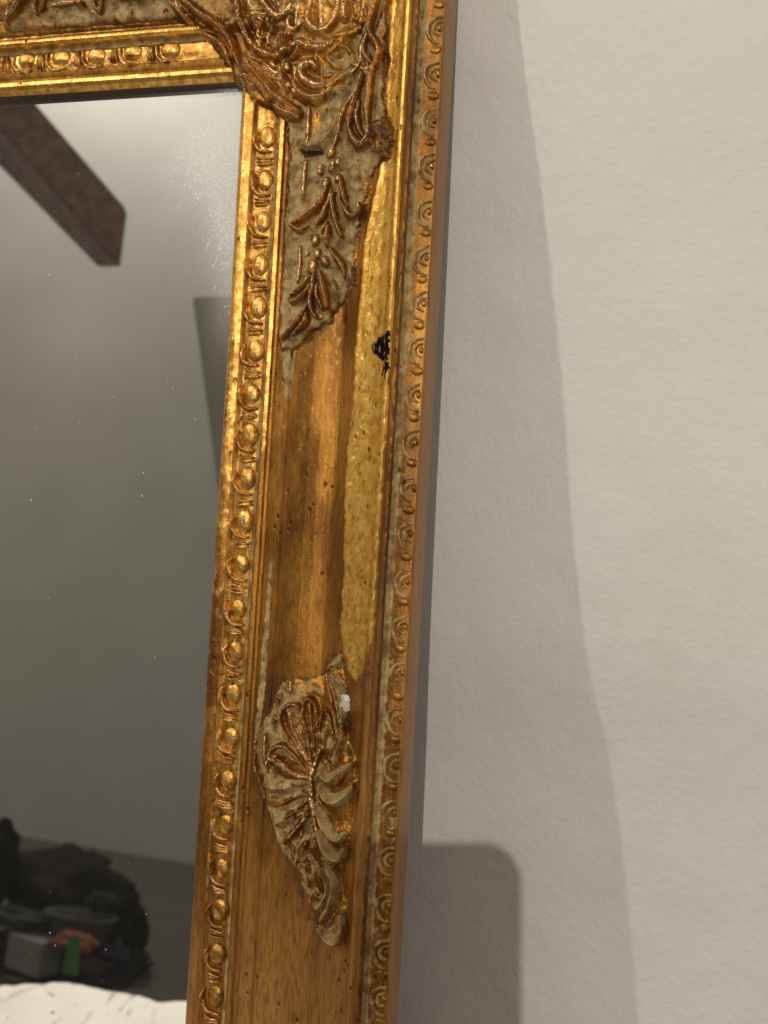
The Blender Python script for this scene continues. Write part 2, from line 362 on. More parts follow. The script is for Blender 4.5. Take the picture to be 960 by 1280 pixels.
def member_masks(u, w, stile=True):
    A = {}
    n0 = fbm(u*260, w*60, 3); n1 = fbm(u*600, w*600, 3)
    lowf = sstep(-0.33, -0.42, w+0.012*n0) if stile else np.zeros_like(u)
    hi = sstep(-0.33, -0.02, w) if stile else np.ones_like(u)
    gold = np.zeros_like(u)+0.12
    gold = np.where(u < 0.0083, 0.30+0.45*hi, gold)
    gold = np.where((u >= 0.0080) & (u < 0.0093), 0.9, gold)
    gold = np.where((u >= 0.0093) & (u < 0.0195), 0.50, gold)
    gold = np.where((u >= 0.0212) & (u < 0.0252), 0.25+0.75*sstep(-0.20, -0.10, w), gold)
    gold = np.where((u >= 0.0262) & (u < 0.059), 0.16+0.22*hi, gold)
    gr = np.zeros_like(u)
    if stile:
        e = edgedist(u + 0.0006*n0, w, GOLDP); gold = np.maximum(gold, 1.15*(1-0.30*sstep(-0.262, -0.285, w))*(1-0.75*sstep(-0.055, -0.02, w)*(u < 0.076))*sstep(-0.0014, 0.0022, e+0.0012*n1)*(u < 0.0852)*(1-0.8*sstep(-0.27,-0.33,w)*(u>0.0825)))  # toward the top, gold left beside the ridge paints a highlight strip
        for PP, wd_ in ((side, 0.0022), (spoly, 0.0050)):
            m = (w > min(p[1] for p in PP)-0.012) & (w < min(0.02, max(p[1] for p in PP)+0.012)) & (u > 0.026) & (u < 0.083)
            ee = np.full(u.shape, -1.0); ee[m] = edgedist(u[m]+0.0012*n1[m], w[m]+0.002*n0[m], PP); gr = np.maximum(gr, 0.56*np.exp(-(np.minimum(ee, 0)/wd_)**2)*m)  # dark margin round the ornaments: patina with edge shade painted in
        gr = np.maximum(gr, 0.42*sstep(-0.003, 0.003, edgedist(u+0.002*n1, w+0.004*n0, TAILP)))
        gr = np.maximum(gr, 0.62*sstep(-0.0015, 0.0012, edgedist(u+0.0012*n1, w+0.002*n0, TIPP)))
        A['black'] = sstep(-0.0010, 0.0012, edgedist(u+0.0007*n1, w, BLACKP))*0.68
        ptr = sstep(-0.0008, 0.001, edgedist(u+0.001*n1, w, PUTTYR))+sstep(-0.0008, 0.001, edgedist(u, w, PUTTYC))
    else:
        gold = np.where((u > 0.059) & (u < 0.084), 0.8, gold); A['black'] = np.zeros_like(u); ptr = 0
    A['gold'] = np.clip(gold*(1-lowf*0.8), 0, 1.2)
    pu = np.where((u > 0.0195) & (u < 0.0214), 1.0, 0.0)
    pu = np.where((u > 0.0890) & (u < 0.0990), 0.86-0.46*sstep(0.0905, 0.0925, u), pu)
    A['putty'] = np.clip(pu+ptr, 0, 1)
    A['tan'] = np.clip(lowf*np.where(u < 0.083, 0.85, 0)+np.where(u > 0.0985, 0.75, 0)+np.where((u > 0.0832) & (u < 0.0876), 0.15+0.75*sstep(-0.20, -0.35, w), 0), 0, 1)
    A['grime_shade'] = gr+np.where((u > 0.0874) & (u < 0.0890), 0.55, 0.0)+np.where(u < 0.00005, 0.9, 0.0)+np.where((u > 0.0250) & (u < 0.0262), 0.3, 0)+np.where((u>0.0345)&(u<0.0355),0.45,0)  # inner lip face, ridge flank and grooves darkened as painted shade
    return A
def bow(u, w):
    return 0.0009*np.exp(-((w+0.12)/0.12)**2)*np.clip(1-u/0.06, 0, 1)

def member(kind, W_, H_, mat, mapping, flip, dense, stile):
    us, ns = resample(150 if dense else 50)
    t = (np.unique(np.concatenate([np.linspace(0, 0.50, 30), np.linspace(0.50, 1.0, 640)])) if dense else np.linspace(0, 1, 40))
    T, U = np.meshgrid(t, us, indexing='ij'); NN = np.tile(ns, (len(t), 1))
    w = -(H_+U) + (H_+2*U)*T
    wob = 0.00018*fbm(U*180, w*18, 3) + 0.00010*fbm(U*500, w*120, 2)
    side = sstep(0.0985, 0.1, U)
    n = NN + wob*(1-side) * sstep(0.0, 0.003, U)
    if stile and dense:      # worn lip where the gold hollow begins
        e = edgedist(U + 0.0006*fbm(U*260, w*60, 3), w, GOLDP)
        n = n + 0.00045*np.exp(-((e-0.0005)/0.0012)**2)*(U < 0.078)*sstep(-0.02,-0.06,w)
        n = n - 0.00030*sstep(0.2, 0.35, fbm(U*420+9, w*300, 3))*sstep(0.0005, 0.004, e)*(1-sstep(0.006,0.012,e))
    uu = U + (bow(U, w) if (stile and dense) else 0)
    pts = mapping(uu.ravel(), w.ravel()); V = to_local(np.stack([pts[0], pts[1], n.ravel()], 1))
    F = grid_faces(len(t), len(us), flip)
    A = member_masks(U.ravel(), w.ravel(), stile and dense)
    uc = U.ravel()[F].mean(1); lab = np.full(len(F), 3)
    for i, (a, b, nm) in enumerate(STRIPS): lab[(uc >= a) & (uc < b)] = i
    Nn = vnormals(V, F); root = None; objs = {}
    for i in (3, 0, 1, 2, 4, 5, 6, 7):
        f = F[lab == i]; q, inv = np.unique(f.ravel(), return_inverse=True)
        nm = kind if i == 3 else STRIPS[i][2]
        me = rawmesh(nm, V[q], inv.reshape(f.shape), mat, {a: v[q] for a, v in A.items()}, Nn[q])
        objs[i] = link(nm, me, mirror if i == 3 else objs[3])
    return objs[3]
m_right = lambda u, w: (u, w)
m_top = lambda u, w: (w, u)
m_left = lambda u, w: (-WI-u, w)
m_bot = lambda u, w: (w, -HI-u)
stile_r = member('frame_stile', WI, HI, GILT, m_right, False, True, True)
rail_t = member('frame_rail', HI, WI, GILTH, m_top, True, True, False)
stile_l = member('frame_stile', WI, HI, GILT, m_left, True, False, True)
rail_b = member('frame_rail', HI, WI, GILTH, m_bot, False, False, False)

# ---- egg and dart along the sight edge, scrolls along the outer band: one tile each
PITCH = 0.01975
def vary(strokes, k, r=random.Random(5)):
    out = []
    for nm, kind, d, rr, h, at in strokes:
        j = lambda a: r.uniform(-a, a)*mm*(k > 0)
        if kind == 'ball': out.append((nm, kind, (d[0]+j(0.3), d[1]+j(0.4)), (rr[0]*(1+j(90)), rr[1]*(1+j(90))), h*(1+j(160)), at))
        else: out.append((nm, kind, [(a+j(0.4), b+j(0.45)) for a, b in d], rr*(1+j(160)), h*(1+j(300)), at))
    return out
def tile(strokes, u0, u1, w0, w1, step, nfun, mat, swap):
    """heightfield tile -> list of (name, mesh) ; strokes = (name, kind, data, r, h, attrs)"""
    us = np.arange(u0, u1+step/2, step); ws = np.arange(w0, w1+step/2, step)
    U, W = np.meshgrid(us, ws, indexing='ij'); best = np.zeros(U.shape); lab = np.full(U.shape, -1)
    for k, (nm, kind, d, r, h, at) in enumerate(strokes):
        if kind == 'ball':
            q = ((U-d[0])/r[0])**2+((W-d[1])/r[1])**2; z = h*np.sqrt(np.clip(1-q, 0, 1))
        else:
            dd, t = segdist(U, W, smooth(d, 4)); rr = r*(0.45+0.55*np.sin(np.pi*np.clip(t*0.86+0.10, 0, 1))); z = h*np.clip(1-(dd/rr)**2, 0, 1)**0.7*(rr/r)**0.5
        m = z > best; best[m] = z[m]; lab[m] = k
    base = nfun(U); F = grid_faces(len(us), len(ws), True); out = []
    z = base+best+0.00012*fbm(U*1200+7*len(bpy.data.meshes), W*1200, 3)
    rim = best <= 0; z[rim] = base[rim]-0.0004
    vl = lab.ravel()[F]; fl = vl.max(1)
    allV = np.stack([U.ravel(), W.ravel(), z.ravel()], 1)
    groups = {}
    for k, s in enumerate(strokes): groups.setdefault(s[0], []).append(k)
    for nm, ks in groups.items():
        f = F[np.isin(fl, ks)]; q, inv = np.unique(f.ravel(), return_inverse=True); P = allV[q].copy()
        hb = (best.ravel()[q]); hm = max(best[np.isin(lab, ks)].max(), 1e-9)
        at = strokes[ks[0]][5]; A = {a: v(hb/hm) if callable(v) else np.full(len(q), v) for a, v in at.items()}
        f2 = inv.reshape(f.shape)
        if swap: P = P[:, [1, 0, 2]]; f2 = f2[:, ::-1]
        out.append((nm, rawmesh(nm, np.stack([P[:,0], -P[:,2], P[:,1]], 1), f2[:, ::-1] if False else f2, mat, A)))
    return out
EGG = [('egg_bead','ball',(1.0*mm,2.8*mm),(4.0*mm,5.0*mm),1.6*mm,{'gold':0.62,'copper':lambda h:0.15+0.35*h}),
       ('shell_cup','line',[(-4.3*mm,5.4*mm),(-4.9*mm,3.6*mm),(-4.9*mm,1.0*mm),(-4.0*mm,-2.0*mm),(-1.6*mm,-4.0*mm),(3.2*mm,-4.3*mm)],1.35*mm,1.9*mm,{'gold':0.5,'copper':lambda h:0.2+0.4*h}),
       ('dart','line',[(-3.4*mm,-6.3*mm),(-0.5*mm,-6.9*mm),(3.6*mm,-6.9*mm)],1.05*mm,1.5*mm,{'gold':0.5,'copper':lambda h:0.2+0.4*h}),
       ('dart','line',[(-3.6*mm,-8.0*mm),(0*mm,-8.3*mm),(3.4*mm,-8.1*mm)],0.7*mm,1.3*mm,{'gold':0.5,'copper':lambda h:0.2+0.4*h}),
       ('dart','line',[(-3.0*mm,-9.4*mm),(0*mm,-9.6*mm),(3.8*mm,-9.3*mm)],0.95*mm,1.3*mm,{'gold':0.5,'copper':lambda h:0.2+0.4*h})]
SCR = [('scroll_bead','line',[(2.9*mm,6.2*mm),(0.2*mm,5.6*mm),(-2.3*mm,3.2*mm),(-2.7*mm,-0.2*mm),(-1.3*mm,-3.4*mm),(0.6*mm,-5.0*mm),(2.0*mm,-5.2*mm)],1.0*mm,1.2*mm,{'putty':lambda h:0.85-0.35*h,'copper':lambda h:0.65*h}),
       ('scroll_bead','line',[(2.8*mm,4.0*mm),(1.0*mm,3.4*mm),(-0.3*mm,1.4*mm),(0.4*mm,-0.8*mm),(2.4*mm,-1.6*mm)],0.85*mm,1.2*mm,{'putty':lambda h:0.9-0.5*h,'copper':lambda h:0.5*h}),
       ('boss','ball',(1.0*mm,-8.0*mm),(2.5*mm,1.9*mm),0.7*mm,{'putty':0.0,'copper':lambda h:0.1+0.4*h,'gold':0.2}),
       ('boss','ball',(2.4*mm,1.2*mm),(1.0*mm,1.5*mm),1.0*mm,{'putty':0.0,'copper':0.4})]
UE, UB = 0.0148, 0.0955
def spread(tiles, uc, mapping, par, w_from, w_to, swap, mir):
    k = 0; w = w_from
    while w > w_to:
        j = random.uniform(-0.25, 0.25)*mm
        pu, pw = mapping(uc, w+j)
        for nm, me in random.choice(tiles):
            o = bpy.data.objects.new(nm, me); C.objects.link(o); o.parent = par
            sc = random.uniform(0.93, 1.05)
            o.location = (pu-BASE[0]+ (bow(uc, w) if par is stile_r and uc < 0.05 else 0), BASE[2], pw-BASE[1])
            o.scale = (sc*mir[0], random.uniform(0.99, 1.01), sc*mir[1]); o.rotation_euler.y = random.uniform(-0.03, 0.03)
        k += 1; w -= PITCH
for uc, ST, u0, u1 in ((UE, EGG, -6*mm, 5.2*mm), (UB, SCR, -4.2*mm, 3.5*mm)):
    nf = lambda U, c=uc: prof_n(np.clip(U+c, 0, 0.0985))
    tv = [tile(vary(ST, k), u0, u1, -11*mm, 9*mm, 0.24*mm, nf, GILT, False) for k in range(5)]; th = [tile(vary(ST, k), u0, u1, -11*mm, 9*mm, 0.24*mm, nf, GILTH, True) for k in range(3)]
    s0 = -0.0285-0.0026 if uc == UE else 0.088
    spread(tv, uc, m_right, stile_r, s0, -HI+0.012 if uc == UE else -HI-0.08, False, (1, 1))
    spread(th, uc, m_top, rail_t, s0-0.008 if uc == UE else 0.088, -WI+0.012 if uc == UE else -WI-0.08, True, (1, 1))
    spread(tv, uc, m_left, stile_l, s0, -HI+0.012 if uc == UE else -HI-0.08, False, (-1, 1))
    spread(th, uc, m_bot, rail_b, s0, -WI+0.012 if uc == UE else -WI-0.08, True, (1, -1))

# ---- carved ornaments: one heightfield each, split into its leaves and scrolls
PX = 0.000365
def L2(P, n=0.012): return [loc(x, y, n) for x, y in P]
def ornament(name, poly, strokes, step, thick, putty0, feat, mapping=None, mirror_diag=False, copper_gain=1.0, parent=None, geo=None, ramp=0.0020, edge=0.45):
    P0 = np.array(poly); u0, w0 = P0.min(0)-0.003; u1, w1 = P0.max(0)+0.003
    us = np.arange(u0, u1, step); ws = np.arange(w0, w1, step); U, W = np.meshgrid(us, ws, indexing='ij')
    jx = 0.0007*fbm(U*260, W*260, 3); jy = 0.0007*fbm(U*260+50, W*260, 3)
    e = edgedist(U+jx*2.2+0.0005*fbm(U*1100, W*1100, 2), W+jy*2.2, poly)
    across = np.where(W > -0.0, np.maximum(U, W), U); k = 0.004
    across = np.clip(np.log(np.exp(np.clip(U/k,-60,60))+np.exp(np.clip(W/k,-60,60)))*k, 0, 0.098) if mirror_diag else np.clip(U, 0, 0.098)
    fine = gaussprof(across)
    lift = thick*sstep(-0.0002, ramp, e)
    best = np.zeros(U.shape); lab = np.full(U.shape, 0); rel = np.zeros(U.shape); dig = np.zeros(U.shape); mound = np.zeros(U.shape); nm = [name]; pu = np.zeros(U.shape)
    gidx = {}
    for (sn, pts, r, h, opt) in strokes:
        pts = smooth(pts, 4); a = np.array(pts); R = r*PX*1.18
        m = (U > a[:,0].min()-R*3.4) & (U < a[:,0].max()+R*3.4) & (W > a[:,1].min()-R*3.4) & (W < a[:,1].max()+R*3.4)
        if not m.any(): continue
        x = U[m]+jx[m]*0.35; y = W[m]+jy[m]*0.35
        if len(pts) == 1: pts = [pts[0], (pts[0][0]+1e-5, pts[0][1])]
        d, t = segdist(x, y, pts)
        tp = opt.get('taper', 0.5); rr = R*(tp+(1-tp)*np.sin(np.pi*np.clip(t*0.9+0.05, 0, 1))**0.6) if len(pts) > 2 else R*np.ones_like(d)
        lf = sn in ('leaf', 'petal', 'tip_leaf', 'tail_leaf', 'tail_scroll')
        if lf and len(pts) > 2: R2 = R*1.30; rr = R2*(0.22+0.78*np.sin(np.pi*np.clip(t*0.86+0.08, 0, 1))**0.7)
        q = d/rr
        if lf: z = 1.45*h*mm*(0.62*np.clip(1-q*q, 0, 1)+0.38*np.exp(-(q/0.27)**2)*(q < 1))*(0.55+0.45*rr/(R*1.3))*(1+0.22*vnoise(U[m]*900, W[m]*900))
        else: z = h*mm*(0.72*np.clip(1-(q/1.18)**2, 0, 1)**0.75+0.28*np.exp(-(q/1.7)**2)-0.28*math.exp(-1.9))*(0.75+0.25*rr/R)*(1+0.3*vnoise(U[m]*700, W[m]*700))
        if opt.get('vein'): z = z - h*mm*opt['vein']*np.exp(-(q/0.28)**2)
        if opt.get('ribs'): z = z*(1+0.16*np.sin(t*opt['ribs']*6.283)*np.clip(1-q, 0, 1))
        mo = mound[m]; mound[m] = np.maximum(mo, 0.42*h*mm*np.exp(-(q/2.1)**2)); z = z*0.78
        b = best[m]; tk = z > b; b[tk] = z[tk]; best[m] = b
        sid = len(nm); nm.append(sn)
        l = lab[m]; l[tk & (z > 0.12*h*mm)] = sid; lab[m] = l
        rl = rel[m]; rl[tk] = ((np.clip(1.08-0.85*q, 0, 1)*(z > 0) if lf else np.clip(z/(0.78*h*mm), 0, 1))*(1.0-opt.get('pale', 0)))[tk]; rel[m] = rl
        pl = pu[m]; pl[tk] = opt.get('pale', 0); pu[m] = pl
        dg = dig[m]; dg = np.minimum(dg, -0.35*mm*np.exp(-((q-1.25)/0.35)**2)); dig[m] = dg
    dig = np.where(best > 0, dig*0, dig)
    n = fine + lift + (best+mound)*sstep(-0.0005, 0.0012, e) + dig*0.6 + 0.00030*fbm(U*420, W*420, 4)*sstep(0, 0.001, e) + 0.00009*fbm(U*1500, W*500, 2)
    if geo: n = geo(U, W, n, e)
    n = np.where(e < -0.0006, fine-0.0007, n)
    uu, ww = (U.ravel(), W.ravel()) if mapping is None else mapping(U.ravel(), W.ravel())
    V = to_local(np.stack([uu, ww, n.ravel()], 1))
    F = grid_faces(len(us), len(ws), mapping is None); ef = e.ravel()[F].max(1)
    keep = ef > -0.0010; F = F[keep]
    fl = lab.ravel()[F]; fl = np.sort(fl, 1)[:, 2]
    tone = fbm(U*70, W*70, 3)
    A = {'putty': np.clip((putty0 - 0.85*rel*copper_gain + 0.3*tone + 0.3*fbm(U*350, W*350, 2))*sstep(-0.0002, 0.0016, e)+0.85*pu*(best > 0), 0, 1).ravel(),
         'copper': np.clip(1.1*sstep(0.50, 0.92, rel)*copper_gain+0.12*tone, 0, 1).ravel(), 'gold': np.full(U.size, 0.10), 'grime_shade': np.clip(np.exp(-((e-0.0002)/0.0011)**2)*edge+0.48*np.exp(-((rel-0.25)/0.2)**2)*(rel > 0.03)+0.50*np.clip(-dig/(0.35*mm), 0, 1)+0.15*tone, 0, 0.72).ravel()}  # shade painted into recesses and stroke flanks, highlights onto crests
    if feat: feat(A, U.ravel(), W.ravel(), n.ravel(), rel.ravel())
    counts = np.bincount(fl, minlength=len(nm)); 
    for L in range(1, len(nm)):
        if counts[L] < 12: fl[fl == L] = 0
    Nn = vnormals(V, F); q, inv = np.unique(F[fl == 0].ravel(), return_inverse=True)
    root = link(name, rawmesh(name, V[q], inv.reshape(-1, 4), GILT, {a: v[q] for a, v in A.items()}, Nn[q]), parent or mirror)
    for L in np.unique(fl):
        if L == 0: continue
        f = F[fl == L]; q, inv = np.unique(f.ravel(), return_inverse=True)
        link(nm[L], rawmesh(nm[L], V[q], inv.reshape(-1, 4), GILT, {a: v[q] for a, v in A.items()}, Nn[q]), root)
    return root
_gu = np.linspace(0, 0.1, 600); _gp = prof_n(_gu); _kern = np.exp(-(np.arange(-24, 25)/9.0)**2); _kern /= _kern.sum()
_gp = np.convolve(np.pad(_gp, 24, mode='edge'), _kern, 'valid')
def gaussprof(u): return np.interp(u, _gu, _gp)
O = {}
CORNER = [
 ('leaf',[(344,-44),(346,-18),(348,12)],11,2.3,{}), ('leaf',[(402,-38),(403,-5),(403,32)],12.5,2.3,{'pale':0.15}), ('leaf',[(434,-44),(434,-12),(431,24)],8.5,2.1,{'pale':0.1}), ('leaf',[(374,-36),(373,-5),(368,28)],8,1.9,{'pale':0.1}),
 ('leaf',[(456,-40),(457,-6),(450,30)],8.5,2.1,{'pale':0.2}), ('leaf',[(312,-42),(310,-8),(318,30)],9.5,2.0,{}), ('leaf',[(356,118),(350,104),(340,88),(326,74)],8,2.4,{}), ('leaf',[(404,118),(422,104),(440,88)],9,2.0,{'pale':0.3}),
 ('leaf',[(436,40),(424,60),(408,72)],8,2.0,{'pale':0.3}),
 # cartouche and lobes of the corner shell
 ('scroll',[(296,-45),(294,-20),(295,0),(298,25),(305,42),(315,55),(327,62),(342,65),(355,62),(365,56),(372,53),(384,58),(395,61),(407,61),(418,56)],4.2,3.0,{'taper':0.8,'ribs':26}),
 ('shell_lobe',[(324,-25),(326,-8),(330,5),(338,14),(346,18),(356,14),(365,4),(371,-12),(372,-25)],4.6,3.0,{'taper':0.85}),
 ('shell_lobe',[(371,2),(362,16),(358,25),(362,33),(369,33),(375,24),(380,8)],3.4,2.2,{'taper':0.8,'pale':0.15}),
 ('shell_lobe',[(396,-12),(388,4),(384,17),(385,29),(392,37),(404,40),(414,34),(422,20),(426,-2)],4.8,3.0,{'taper':0.85,'pale':0.1}),
 ('vein',[(344,-20),(346,-8),(349,3)],3.0,1.8,{}), ('vein',[(402,-10),(403,8),(403,24)],3.6,2.0,{'pale':0.25}),
 ('vein',[(434,-10),(431,10),(434,24)],3.0,2.2,{'pale':0.2}), ('vein',[(444,5),(447,18),(452,27)],3.2,2.2,{'pale':0.2}),
 ('scroll',[(315,23),(322,21),(325,25),(320,31),(318,38),(323,43),(328,41)],3.0,2.4,{}), ('scroll',[(339,24),(337,31),(332,40),(331,50)],2.8,2.2,{}),
 ('leaf',[(338,55),(344,46),(352,42),(360,40)],9.5,2.4,{'ribs':7,'taper':0.8}),
 ('scroll',[(306,-10),(310,2),(309,14)],3.2,1.8,{}),
 # big leaves spreading from the mitre
 ('leaf',[(222,-22),(229,-2),(240,9),(252,19),(262,25),(271,31),(280,40),(287,50),(292,66),(298,82)],5.2,4.2,{'taper':0.6}),
 ('leaf',[(216,5),(232,22),(248,36),(262,44),(273,52),(280,62),(284,76)],6.0,3.0,{'taper':0.5}),
 ('leaf',[(212,-15),(222,6),(232,22)],5.0,2.2,{}),
 ('leaf',[(297,112),(298,98),(304,92),(312,96),(321,104),(329,115),(334,127)],3.6,3.4,{'taper':0.7}),
 ('leaf',[(302,80),(312,84),(322,94),(332,106),(343,119),(355,128),(367,136),(376,142)],6.5,4.4,{'taper':0.6}),
 ('leaf',[(310,72),(322,80),(334,92),(346,104),(356,116)],5.0,2.4,{'ribs':9}),
 ('leaf',[(338,128),(352,138),(364,143),(373,147)],6.5,3.2,{'taper':0.6}),
 ('scroll',[(396,86),(389,80),(380,82),(375,90),(379,98),(387,104),(397,109),(408,110)],5.0,3.6,{'taper':0.7}),
 ('leaf',[(366,98),(370,110),(380,119),(394,124),(408,121),(416,114)],6.5,2.8,{'taper':0.5}),
 ('boss',[(367,113),(369,116)],4.6,3.0,{}), ('boss',[(358,103),(360,106)],3.4,2.2,{}), ('boss',[(344,78),(345,82)],3.4,2.0,{}),
 ('boss',[(357,79),(358,84)],3.2,2.2,{}), ('boss',[(335,74),(338,77)],3.0,1.8,{}), ('boss',[(350,92),(351,98)],3.2,2.2,{}), ('boss',[(367,82),(366,90)],2.8,1.8,{}),
 ('scroll',[(412,75),(418,83),(428,88),(438,84),(442,74),(436,62),(424,60)],3.6,2.6,{'pale':0.3}),
 ('scroll',[(420,48),(434,44),(448,36),(456,22),(458,5)],4.4,2.4,{'pale':0.35}),
 ('scroll',[(440,92),(450,80),(452,62),(456,50),(464,44)],3.6,2.4,{'pale':0.2}),
 # acanthus running down beside the gold hollow
 ('leaf',[(480,-40),(475,5),(470,22),(465,38),(467,50),(475,62),(479,74),(474,86),(468,104)],4.2,3.8,{'taper':0.6}),
 ('leaf',[(461,46),(457,58),(457,70),(464,80),(471,88)],4.0,2.6,{}),
 ('leaf',[(455,96),(451,112),(446,126),(440,142),(437,162)],4.6,3.8,{'taper':0.5}),
 ('leaf',[(472,88),(467,106),(466,122),(463,140),(465,164)],4.2,3.8,{'taper':0.5}),
 ('leaf',[(451,130),(447,148),(452,166),(457,174)],3.8,3.0,{}),
 ('leaf',[(444,118),(434,132),(428,150),(424,170),(418,190)],4.0,2.6,{'pale':0.15}),
 ('leaf',[(437,160),(442,174),(452,184),(462,178),(466,165)],5.5,3.2,{'taper':0.5}),
 ('leaf',[(373,176),(386,183),(400,182),(412,172),(420,158),(427,142)],5.5,2.2,{'pale':0.55,'taper':0.6}),
 ('stem',[(387,136),(386,150),(385,165),(384,182)],2.7,2.4,{}), ('stem',[(383,203),(381,218),(380,232),(379,247)],3.2,2.9,{}),
 ('stem',[(376,308),(375,325),(374,338),(372,352)],2.6,2.3,{}), ('boss',[(417,190),(415,196)],4,2.6,{}),
 ('boss',[(403,211),(402,217)],3.6,2.6,{'pale':0.1}), ('boss',[(418,205),(416,214)],3.6,2.6,{'pale':0.2}), ('boss',[(424,222),(423,226)],3.6,2.2,{'pale':0.2}), ('boss',[(410,227),(409,234)],3.8,2.8,{}),
 ('boss',[(425,200),(424,206)],3.4,2.4,{'pale':0.2}),
 # first bell-flower
 ('petal',[(411,236),(405,250),(397,262),(386,270),(374,276),(363,279)],3.9,3.3,{'taper':0.5}),
 ('petal',[(362,279),(368,285),(377,288),(387,284)],3.2,2.8,{}),
 ('petal',[(416,241),(414,252),(410,262),(406,272),(398,283)],3.1,3.0,{}),
 ('petal',[(419,243),(418,258),(421,274),(425,288),(428,296)],3.6,3.5,{}),
 ('petal',[(427,222),(429,238),(432,250),(435,259)],3.2,3.2,{}),
 ('petal',[(430,258),(436,268),(445,271),(451,264),(450,256)],3.6,2.4,{}),
 ('petal',[(411,279),(408,286),(404,292)],3.0,2.6,{}), ('petal',[(413,284),(411,296),(410,310)],3.4,3.1,{}),
 ('boss',[(397,299),(396,305)],4.0,3.2,{}), ('boss',[(399,317),(398,321)],3.6,2.4,{}), ('boss',[(407,326),(409,330)],4.2,2.8,{}),
 ('petal',[(415,313),(421,322),(427,330),(431,339),(432,347)],3.6,3.4,{}),
 # second bell-flower
 ('petal',[(388,348),(382,357),(374,363),(364,369)],3.6,3.2,{}), ('petal',[(390,358),(384,368),(374,375),(366,377),(361,373)],3.4,3.4,{}),
 ('petal',[(396,342),(394,358),(391,374),(392,388),(398,398)],3.1,3.3,{}), ('petal',[(399,357),(399,371),(405,387)],2.9,3.0,{}),
 ('petal',[(403,342),(406,355),(409,370),(411,386)],4.0,3.8,{}), ('boss',[(393,332),(392,338)],5.0,2.8,{}),
 ('tip_leaf',[(387,383),(378,396),(368,407),(360,416),(353,423)],4.2,3.6,{}), ('tip_leaf',[(386,394),(383,404),(375,412),(368,418)],3.6,3.2,{}),
 ('petal',[(415,350),(418,362),(420,376)],3.0,1.8,{'pale':0.4}), ('petal',[(436,330),(438,345),(434,358)],2.8,1.6,{'pale':0.4})]
_r = random.Random(11)
for _ in range(30):      # small curled foliage filling the ground of the corner shell
    x = _r.uniform(300, 470); y = _r.uniform(-40, 125); a = _r.uniform(0, 6.28); c = _r.choice((-1, 1))*_r.uniform(0.5, 1.1); q = [(x, y)]
    for _k in range(_r.choice((2, 3))): a += 0.6*c; x += 7*math.cos(a); y += 7*math.sin(a); q.append((x, y))
    CORNER.append(('leaf', q, _r.uniform(3.2, 5.4), _r.uniform(1.1, 2.0), {'pale': _r.choice((0.0, 0.1, 0.2, 0.4))}))
for _ in range(26):      # crumbs of gesso along the drop
    y = _r.uniform(150, 410); x = _r.uniform(358, 445-0.12*(y-150)); a = _r.uniform(0, 6.28)
    CORNER.append(('curl', [(x, y), (x+4*math.cos(a), y+4*math.sin(a)), (x+7*math.cos(a+0.6), y+7*math.sin(a+0.6))], _r.uniform(1.6, 2.6), _r.uniform(0.5, 1.0), {'pale': _r.choice((0.1, 0.3, 0.45))}))
def mk(strokes, n=0.014, g=1.0): return [(a, L2(p, n), r, h*g, o) for a, p, r, h, o in strokes]
cs = mk(CORNER, g=1.15)
cs += [(a, [(w, u) for u, w in p], r, h, o) for a, p, r, h, o in cs if np.mean([q[1]-q[0] for q in p]) < -0.052]
mir = [(w, u) for u, w in side if w < -0.02][::-1]
cpoly = side + [(0.083, 0.060), (0.079, 0.079), (0.060, 0.083)] + [(0.047, 0.073)] + mir
# the inner edge toward the rail follows the big left leaf
cpoly = [p for p in cpoly]
PITP = L2([(462,158),(480,150),(497,165),(499,200),(482,206),(466,196),(458,180)], 0.016)
SCAL = L2([(375,188),(405,190),(406,196),(380,198)], 0.012)
def corner_feat(A, u, w, n, rel):
    j = 0.0008*fbm(u*500, w*500, 3)
    d = sstep(-0.001, 0.0025, edgedist(u+2*j, w, PITP)); A['grime_shade'] = np.maximum(A['grime_shade'], 0.55*d); A['putty'] *= (1-0.6*d)
    d = sstep(-0.0008, 0.0008, edgedist(u+j, w+j, SCAL)); A['grime_shade'] = np.maximum(A['grime_shade'], 0.9*d)
    near = sstep(0.03, 0.075, np.hypot(u-0.0, w-0.035)*0+np.abs(u-0.02)+np.abs(w-0.02)); # gilding survives best round the mitre
    A['putty'] *= (0.62+0.38*near); A['gold'] = np.clip(A['gold']+0.42*(1-near)*(0.35+0.65*rel), 0, 1); A['copper'] *= (0.70+0.30*near); A['grime_shade'] *= (0.85+0.15*near)
def corner_geo(U, W, n, e):
    d = sstep(-0.001, 0.002, edgedist(U, W, PITP)); n = n+d*(0.0016*fbm(U*700, W*500, 3)+0.0009)
    d = sstep(-0.0006, 0.0004, edgedist(U+0.0012*fbm(U*600, W*200, 2), W+0.001*fbm(U*900, W*300, 2), SCAL)); return n-0.0011*d
ornament('corner_ornament', cpoly, cs, 0.00036, 0.0019, 0.72, corner_feat, None, True, 1.0, stile_r, corner_geo)

